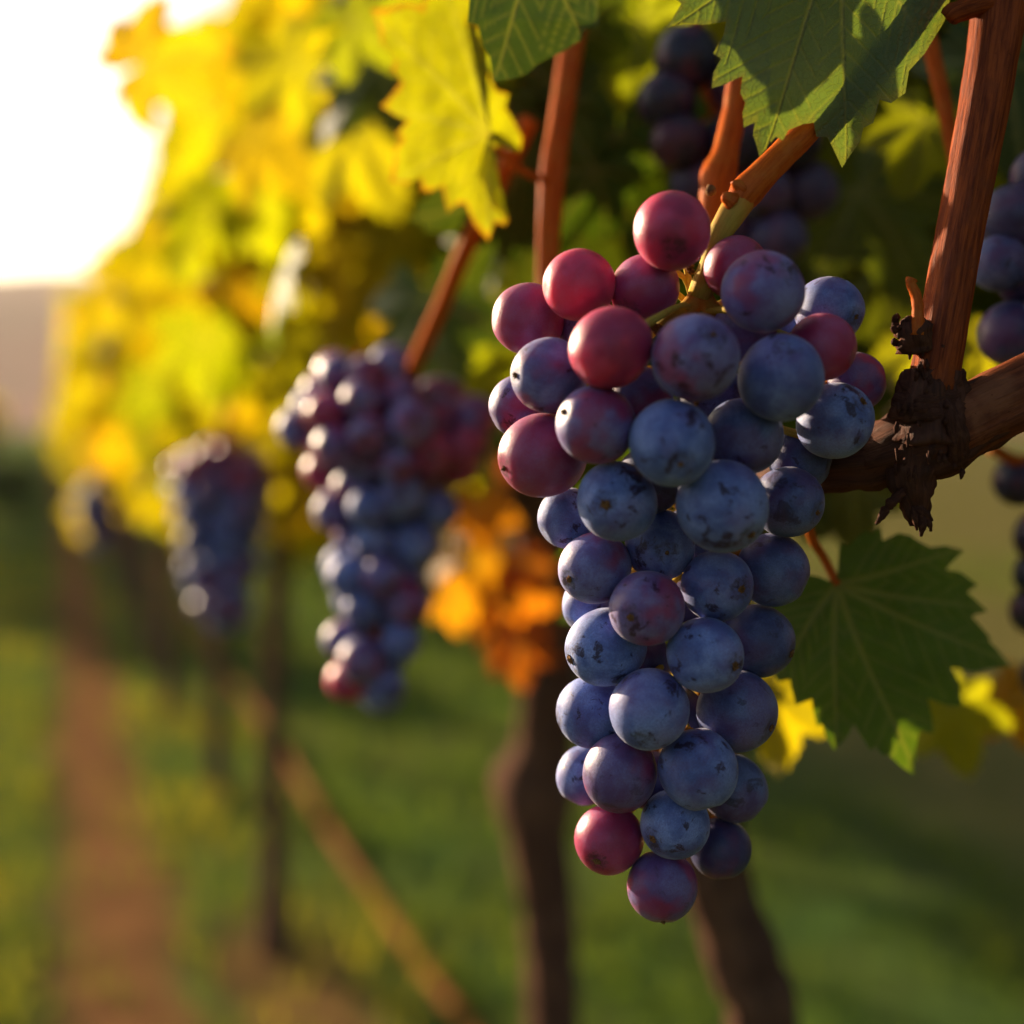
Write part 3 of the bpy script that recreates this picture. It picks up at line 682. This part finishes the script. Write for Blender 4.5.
# cluster of flaky buds and the upright dry stub beside the cane
bd = Tubes()
for k in range(26):
    x = random.uniform(894, 924); y = random.uniform(315, 345)+(924-x)*.1; r = random.uniform(.0007, .0018)
    a = P(x, y, .342+random.uniform(-.002, .003)); b = P(x+random.uniform(-8, 4), y+random.uniform(-9, 4), .342)
    bd.add([a, (a+b)/2, b], [r*.4, r*.75, r*.2], 8, rough=.35, rs=2, seed=k*1.7, step=.0006)
bd.add([P(918, 350, .344), P(914, 330, .343), P(910, 318, .3435)], [.0048, .0042, .0024], 16, rough=.4, rs=2, seed=4, step=.0008)
bd.obj('bud_scales', M['old'], vine, VO)
sb = Tubes(); sb.add([P(917, 335, .3405), P(918, 312, .340), P(916, 296, .340), P(911, 284, .340), P(912, 279, .340)], [.0020, .0014, .0013, .0012, .0015], 14, rough=.15, rs=1.5, seed=2, step=.0007)
sb.obj('dry_stub', M['shoot'], vine, VO)
# thick upright cane
ca = Tubes(); ca.add([P(932, 390, .346), P(940, 345, .346), P(955, 260, .349), P(972, 170, .353), P(990, 70, .357), P(1003, -30, .361), P(1010, -120, .365)], [.0060, .0058, .0058, .0060, .0063, .0070, .007], 48, rough=.03, ribs=.09, seed=1, step=.0018)
ca.add([P(1000, 2, .357), P(975, 6, .355), P(952, 14, .353), P(948, 17, .353)], [.003, .0028, .0027, .0022], 16, rough=.1, ribs=.1, step=.001)
ca.obj('cane', M['cane'], vine, VO)
# thick arm leaving to the right
cb = Tubes(); cb.add([P(942, 432, .347), P(975, 415, .349), P(1030, 388, .352), P(1100, 350, .36), P(1180, 330, .37)], [.0086, .0085, .0088, .009, .009], 48, rough=.05, ribs=.10, seed=5, step=.0018)
ob = cb.obj('cane', wood_material('arm_bark', c4(0.17, 0.048, 0.020), c4(0.085, 0.024, 0.012), c4(0.22, 0.080, 0.038), 0.45, 0.6), vine, VO); ob['label'] = 'thick brown arm running off to the right'
# orange cane that carries the big bunch
cc = Tubes(); cc.add([P(736, 207, .336), P(748, 190, .336), P(775, 162, .337), P(812, 124, .340), P(860, 60, .350), P(925, -20, .362), P(985, -70, .366)], [.0030, .0037, .0034, .0033, .0036, .0038, .004], 24, rough=.05, ribs=.06, seed=9, step=.0012, lumps=((.004, .003, 1, .14),))
cc.add([P(733, 203, .334), P(727, 198, .3335), P(722, 197, .3335)], [.0022, .0017, .0012], 12, rough=.3, seed=3, step=.0006)
cc.add([P(744, 190, .334), P(736, 184, .3335), P(734, 181, .3335)], [.0018, .0012, .0009], 10, rough=.3, seed=5, step=.0006)
cc.obj('shoot', M['shoot'], vine, VO)
c5 = Tubes(); c5.add([P(742, 60, .41), P(735, 110, .408), P(724, 160, .403), P(716, 190, .40), P(712, 235, .40)], [.0035, .0035, .0038, .0046, .003], 18, rough=.05, ribs=.06, seed=2, lumps=((.036, .004, 2, .45),), step=.0015)
c5.add([P(742, 60, .41), P(750, -10, .42), P(765, -80, .43)], [.0035, .0036, .0038], 18, step=.003)
c5.obj('shoot', M['shoot'], vine, VO)
c6 = Tubes(); c6.add([P(925, 20, .43), P(932, 50, .43), P(945, 110, .43), P(955, 165, .43), P(960, 230, .43)], [.0022, .0024, .0024, .002, .0018], 12, rough=.05)
c6.add([P(925, 20, .43), P(905, -40, .43), P(890, -90, .43)], .0022, 12); c6.obj('shoot', M['shoot'], vine, VO)
tr = Tubes(); tr.add([P(705, 690, .70), P(702, 800, .71), P(718, 885, .715), P(744, 965, .72), P(764, 1060, .73), VO+Vector((.0, .0, .35)), VO+Vector((0, 0, -.05))], [.022, .0175, .0170, .0185, .0180, .022, .026], 40, rough=.12, rs=1.2, ribs=.12, seed=11, step=.006)
tr.obj('trunk', M['trunk'], vine, VO)

# ------------------------------------------------------------------ second vine (behind the big bunch, left)
v2 = empty('grapevine', W(.40, 1.2, -CAMZ), 'grapevine with dark trunk, bright yellow leaf and upright orange cane left of the big bunch', 'grapevine')
O2 = v2.location
t2 = Tubes(); t2.add([P(505, 440, 1.02), P(535, 520, 1.05), P(552, 620, 1.08), P(545, 740, 1.1), P(535, 800, 1.11), P(548, 900, 1.13), P(553, 1020, 1.16), Vector((.035, 1.2, .25)), Vector((.04, 1.2, -.05))],
    [.018, .020, .023, .022, .026, .021, .021, .024, .03], 32, rough=.12, rs=1.2, ribs=.12, seed=12, lumps=((.285, .02, 2.5, .35),), step=.008)
t2.obj('trunk', M['trunk'], v2, O2)
cn = Tubes(); cn.add([P(590, -60, .49), P(574, 30, .485), P(562, 110, .48), P(552, 180, .475), P(548, 260, .475), P(549, 330, .48), P(560, 400, .52), P(520, 470, .9), P(510, 460, 1.02)], [.0042, .0042, .0041, .0044, .0038, .0038, .005, .009, .012], 20, rough=.04, ribs=.06, seed=4, step=.003)
cn.obj('cane', M['shoot'], v2, O2)
cn = Tubes(); cn.add([P(620, 20, .60), P(585, 50, .6), P(545, 90, .6), P(515, 130, .6), P(472, 235, .6)], [.0036]*5, 14, rough=.04); cn.obj('shoot', M['shoot'], v2, O2)
L3 = zz([(262,18),(285,-50),(345,-70),(400,-40),(430,0),(402,74),(470,86),(435,130),(472,160),(462,200),(482,250),(500,290),(540,300),(530,345),(556,385),(585,440),(578,490),(545,480),(520,470),(480,470),(450,510),(442,560),(465,600),(478,650),(540,705),(528,722),(495,712),(475,770),(430,720),(400,650),(372,655),(345,680),(325,598),(292,612),(262,612),(255,570),(215,588),(160,582),(172,520),(170,485),(200,440),(178,430),(215,385),(180,372),(130,340),(160,310),(195,260),(165,222),(178,190),(130,140),(125,90),(100,30),(150,25),(200,8)], (340, 0), 3.2)
traced_leaf(L3, (489, 134), zz([(100,30),(130,340),(160,582),(475,770),(340,-50)], (340,0), 3.2), lambda x, y: .455-(x-440)*.00010+(y-120)*.00003, (0.36, 0.33, 0.010), v2, red=1.0, rings=60, dens=5, veinw=4,
    petiole=[(489, 134, .452), (505, 155, .455), (525, 172, .462), (548, 181, .472)], pr=.0013, label='bright yellow leaf with orange edges')

def near_leaf(par, x, y, Z, size, face, spin, col, red=0.0, fine=False, label=None):
    """one separate leaf of its own; size = lobe length in px at that depth"""
    pr = random.choice(PROTO_FINE if fine else PROTO); LV = Leaves(); R = leaf_rot(face, spin)
    LV.add(pr, P(x, y, Z), R, size*Z/FPX, col, red); o = LV.obj('leaf', M['leaf'], par, par.location)
    if label: o['label'] = label
    return o
# leaves one can tell apart around the near vines
F_ = (-.25, -1, .15)
near_leaf(v2, 138, 66, .88, 100, (-.2, -1, .0), 1.9, (0.46, .27, .010), .6, True, 'golden leaf standing against the white sky')
near_leaf(v2, 352, 130, .80, 98, (-.3, -1, .1), .45, (0.44, .36, .012), 0, True, 'pale yellow leaf')
near_leaf(v2, 285, 270, .80, 80, (-.95, -.25, .35), .1, (0.16, .20, .05), 0, True, 'curled green leaf')
near_leaf(v2, 380, 60, .72, 95, (-.3, -1, .3), -.6, (0.06, .085, .02), 0, True)
near_leaf(v2, 300, 60, .85, 90, (-.2, -1, .1), -.9, YEL, 0, True)
near_leaf(v2, 250, 140, .95, 85, (-.4, -1, .2), .9, GOLD, 0, True)
near_leaf(v2, 350, 25, .66, 100, (-.2, -1, .5), 1.9, LIME, 0, True)
near_leaf(v2, 430, 300, .72, 110, (-.3, -1, .3), .3, GREEN, 0, True)
near_leaf(v2, 515, 195, .72, 95, (-.3, -1, .2), -.2, (0.10, .12, .012), 0, True)
near_leaf(v2, 590, 160, .70, 105, (-.1, -1, .2), -.4, GREEN, 0, True)
near_leaf(v2, 605, 85, .66, 60, (-.6, -1, .1), .8, YEL, 0, True)
near_leaf(v2, 500, 330, .75, 90, (-.3, -1, .1), .6, LIME, 0, True)
for (x, y, s, c, a) in [(480, 505, 50, ORANGE, .2), (470, 560, 62, (0.50, .20, .008), -.3), (500, 600, 66, ORANGE, .6), (525, 560, 50, RUST, -.5), (520, 640, 56, RUST, .1), (450, 600, 45, (0.55, .24, .01), 1.2)]:
    near_leaf(v2, x, y, .84+random.uniform(-.03, .03), s, (-.4+a*.3, -1, .15), a, jitter(c, .1), 0, True, 'orange autumn leaf')
# front vine: leaves further back on the right
near_leaf(vine, 925, 120, .50, 78, (-.3, -1, .1), -.35, (0.26, .26, .014), 0, True, 'yellow green leaf beside the upright cane')
near_leaf(vine, 858, 190, .56, 120, (-.1, -1, .3), .5, (.09, .11, .012), 0, True)
near_leaf(vine, 890, 260, .60, 120, (-.2, -1, .1), -.9, (.10, .11, .012), 0, True)
near_leaf(vine, 925, 345, .55, 95, (-.2, -1, .2), .8, (0.30, .27, .014), 0, True, 'yellow leaf behind the joint')
near_leaf(vine, 985, 345, .52, 62, (-.2, -1, .2), -.4, (0.32, .27, .014), 0, True)
near_leaf(vine, 850, 480, .55, 85, (-.2, -1, .1), .2, (0.10, .10, .012), 0, True)
near_leaf(vine, 790, 470, .55, 85, (-.2, -1, .1), -.5, (0.07, .08, .012), 0, True)
near_leaf(vine, 775, 695, .52, 78, (-.5, -1, .2), .12, (0.46, .34, .010), 0, True, 'bright yellow leaf half hidden by the big bunch')
near_leaf(vine, 950, 705, .56, 72, (-.5, -1, .2), .35, (0.38, .34, .010), 0, True, 'yellow leaf below the dark green leaf')
near_leaf(vine, 1020, 700, .60, 60, (-.4, -1, .2), -.8, (0.50, .20, .010), 0, True, 'orange yellow leaf at the right edge')
near_leaf(vine, 650, 560, .47, 95, (-.7, -1, .2), .1, DGREEN, 0, True)  # hidden leaf added to keep the sun off the dark green leaf
near_leaf(vine, 700, 640, .45, 80, (-.7, -1, .2), -.3, DGREEN, 0, True)  # second leaf added behind the bunch for the same shading
# leaves added between the low sun and the bunches and leaf, to shade them
for (x, y, Z, t_, c) in [(680, 80, .50, .075, GREEN), (740, 90, .50, .08, GREEN), (700, 160, .50, .08, GREEN), (760, 170, .50, .085, GREEN), (800, 210, .50, .09, GREEN), (730, 240, .50, .08, GREEN), (650, 120, .50, .06, LIME),
        (990, 230, .405, .20, GREEN), (1010, 320, .405, .20, GREEN), (1030, 270, .405, .22, GREEN), (1010, 170, .405, .21, GREEN), (990, 350, .405, .21, GREEN),
        (820, 620, .41, .07, GREEN), (860, 690, .41, .075, GREEN), (880, 620, .41, .09, GREEN), (930, 640, .42, .12, GREEN), (1010, 520, .50, .14, GREEN), (1020, 640, .50, .17, GREEN)]:
    LV = Leaves(); q = P(x, y, Z)+sdir*t_; f = -sdir+Vector((random.gauss(0, .25), random.gauss(0, .25), random.gauss(0, .2)))
    R_m = leaf_rot(f, random.uniform(-.5, .5)); LV.add(random.choice(PROTO_FINE), q-(R_m @ Vector((0, .018, 0))), R_m, .040, jitter(c, .15)); LV.obj('leaf', M['leaf'], vine, VO)
near_leaf(vine, 1000, 60, .50, 120, (-.1, -1, .2), .3, DGREEN, 0, True)
near_leaf(vine, 640, 20, .58, 90, (-.2, -1, .2), .8, LIME, 0, True)

# ------------------------------------------------------------------ foliage of the row
def screen(p):
    q = CR.transposed() @ (Vector(p)-CL); return 512+q.x/-q.z*FPX, 512-q.y/-q.z*FPX, -q.z
def ok(p, size):
    if p[1] < .5: return False
    x, y, Z = screen(p); m = size/Z*FPX*0.9
    if Z < .62 and x-m < 600: return False
    for (x0, x1, y0, y1, zmax) in [(275, 500, 350, 700, .72), (165, 275, 440, 630, 1.3), (70, 118, 480, 550, 2.4), (430, 545, 480, 705, .95), (605, 880, 40, 300, .60), (770, 1100, 520, 1024, 9), (120, 450, 20, 250, .98), (690, 900, 440, 560, .55)]:
        if Z < zmax and x0-m < x < x1+m and y0-m*.6 < y < y1+m: return False
    # ragged open silhouette of the row against the sky
    return True
def canopy(par, y0, y1, n, proto, size, mt, u0=.13, u1=.62, h0=-.13, h1=.75, seed=0, far=False):
    R_ = random.Random(seed); LV = Leaves(); tries = 0
    while LV.count < n and tries < n*6:
        tries += 1
        y = R_.uniform(y0, y1); h = R_.uniform(h0, h1); lo = u0-.045+.44*max(0, h-.13)+.02*math.sin(y*5+seed)+.04*noise.noise(Vector((y*3, h*5, 1)))
        f = R_.random()**1.5; u = lo+f*(u1-lo)
        if R_.random() < .3: u = R_.uniform(lo, u1)
        hb = h0+.05*noise.noise(Vector((y*4, 3, seed)))+(.10 if y < 1.3 else 0)
        if h < hb: continue
        p = W(u, y, h); s = size*R_.uniform(.85, 1.25)
        if not far and not ok(p, s): continue
        face = Vector((-.15+R_.gauss(0, .38), -1, .15+R_.gauss(0, .28))); sx_ = screen(p)[0] if not far else 0
        t_ = R_.random()
        if y < 1.3 and sx_ > 560: c = GREEN if t_ < .45 else LIME if t_ < .88 else YEL
        elif y < 1.3 and sx_ > 400: c = GREEN if t_ < .22 else LIME if t_ < .65 else YEL
        elif y < 1.3: c = LIME if t_ < .28 else YEL if t_ < .80 else GOLD
        else: c = LIME if t_ < .18 else YEL if t_ < .74 else GOLD if t_ < .985 else ORANGE
        LV.add(R_.choice(proto), p, leaf_rot(face, R_.gauss(0, .8)), s, jitter(c, .10), .3 if R_.random() < .3 else 0)
    return LV.obj('foliage', mt, par, par.location)
canopy(vine, .52, .95, 700, PROTO, .055, M['leaf_far'], .28, .95, -.02, .60, seed=1)
canopy(v2, .75, 1.7, 1100, PROTO, .055, M['leaf_far'], .13, .80, -.10, .80, seed=2)
# row continued past the camera: unseen leaves added to shade the right side
LV = Leaves(); R_ = random.Random(77)
while LV.count < 620:
    y = R_.uniform(-1.6, .62); h = R_.uniform(-.10, .75); u = R_.uniform(.27, .85); p = W(u, y, h)
    if h > .25 and y > .12 and R_.random() < .6: p = W(R_.uniform(.02, .5), y, R_.uniform(.30, .75))
    if (p-CL).length < .22: continue
    if p.y > .02:
        x_, y_, z_ = screen(p); mg = .065/z_*FPX
        if x_ < 1024+mg and y_ > -mg and y_ < 1024+mg: continue
    # keep the low sun free for the front bunch
    q = p-P(690, 450, .36); al = q.dot(sdir)
    if al > 0 and (q-sdir*al).length < .17: continue
    LV.add(R_.choice(PROTO_FAR), p, leaf_rot((-1+R_.gauss(0, .5), R_.gauss(0, .6), .4+R_.gauss(0, .4)), R_.gauss(0, .8)), .06, jitter(R_.choice([GREEN, DGREEN, GREEN, LIME])), 0)
LV.obj('foliage', M['leaf_far'], vine, VO)

def row_trunk(par, base, top, r, seed):
    T = Tubes(); mid = (base+top)/2+Vector((.02*math.sin(seed*3), 0, 0))
    T.add([base-Vector((0, 0, .05)), base+(mid-base)*.5+Vector((.012*math.cos(seed), 0, 0)), mid, top], [r*1.5, r*1.1, r, r*1.15], 16, rough=.15, rs=1.1, ribs=.1, seed=seed, step=.02)
    a = top; d = W(0, 1, 0)-W(0, 0, 0)
    T.add([top, top+d*.2+Vector((0, 0, .04)), top+d*.48+Vector((0, 0, .05))], [r*.9, r*.6, r*.4], 10, rough=.1, seed=seed+1, step=.02)
    T.add([top, top-d*.2+Vector((0, 0, .04)), top-d*.45+Vector((0, 0, .05))], [r*.9, r*.6, r*.4], 10, rough=.1, seed=seed+2, step=.02)
    return T.obj('trunk', M['trunk'], par, par.location)
GR = 'grapevines in the row behind'
specs = [(2.50, -.434, .0195, 'vine with slim dark trunk rising from bare soil beside the blurred small bunch'),
         (3.55, -.735, .020, 'vine third back from the big bunch, its trunk left of the slim dark trunk'),
         (4.55, -1.09, .024, 'vine with short trunk beside the farthest tiny bunch'),
         (5.6, -1.44, .024, 'yellow leaved vine fifth along the receding row')]
for k, (y, x, r, lab) in enumerate(specs):
    v = empty('grapevine', Vector((x, y, 0)), lab, 'grapevine', GR)
    row_trunk(v, Vector((x, y, 0)), Vector((x+(.05 if k == 0 else 0), y-.1, CAMZ-.06)), r, k+20)
    canopy(v, y-.75 if k == 0 else y-.5, y+.5, 950 if k == 0 else 700, PROTO if k < 2 else PROTO_FAR, .062, M['leaf_far'], .12, .62, -.16, .72, seed=30+k)
# distant vines of the row and of the neighbouring row share one mesh
src = empty('grapevine', Vector((-.32*6.6+.36, 6.6, 0)), 'distant vines merging at the far end of the yellow row', 'grapevine', 'distant grapevines')
row_trunk(src, src.location.copy(), src.location+Vector((0, 0, CAMZ-.1)), .025, 44)
canopy(src, 6.1, 7.15, 520, PROTO_FAR, .07, M['leaf_far'], .08, .66, -.17, .72, seed=50, far=True)
def copy_tree(o, loc, rz=0, sc=1, label=None, group=None):
    r = o.copy(); COL.objects.link(r); r.location = loc; r.rotation_euler = (0, 0, rz); r.scale = (sc, sc, sc)
    if label: r['label'] = label
    if group: r['group'] = group
    for ch in o.children:
        c = ch.copy(); COL.objects.link(c); c.parent = r
    return r
for k in range(22):
    y = 7.65+k*1.05; copy_tree(src, Vector((-.32*y+.36, y, 0)), 0 if k % 2 else math.pi, random.uniform(.93, 1.06))
for k in range(26):
    y = 9+k*1.25; copy_tree(src, Vector((-.32*y-1.75, y, 0)), 0 if k % 2 else math.pi, random.uniform(.8, .95), 'distant vines of the neighbouring row at the left edge', 'vines of the neighbouring row')

# ------------------------------------------------------------------ irrigation pipe along the row
hp = Tubes(); pts = []
for k in range(12):
    y = .9+k*.75; u = .61; pts.append((u-.32*y+.01*math.sin(k*1.7), y, .022+.004*math.sin(k*2.1)))
hp.add(pts, .011, 14, step=.05)
o = hp.obj('irrigation_pipe', M['hose']); tag(o, 'straw brown pipe lying on the grass along the vine row', 'pipe')
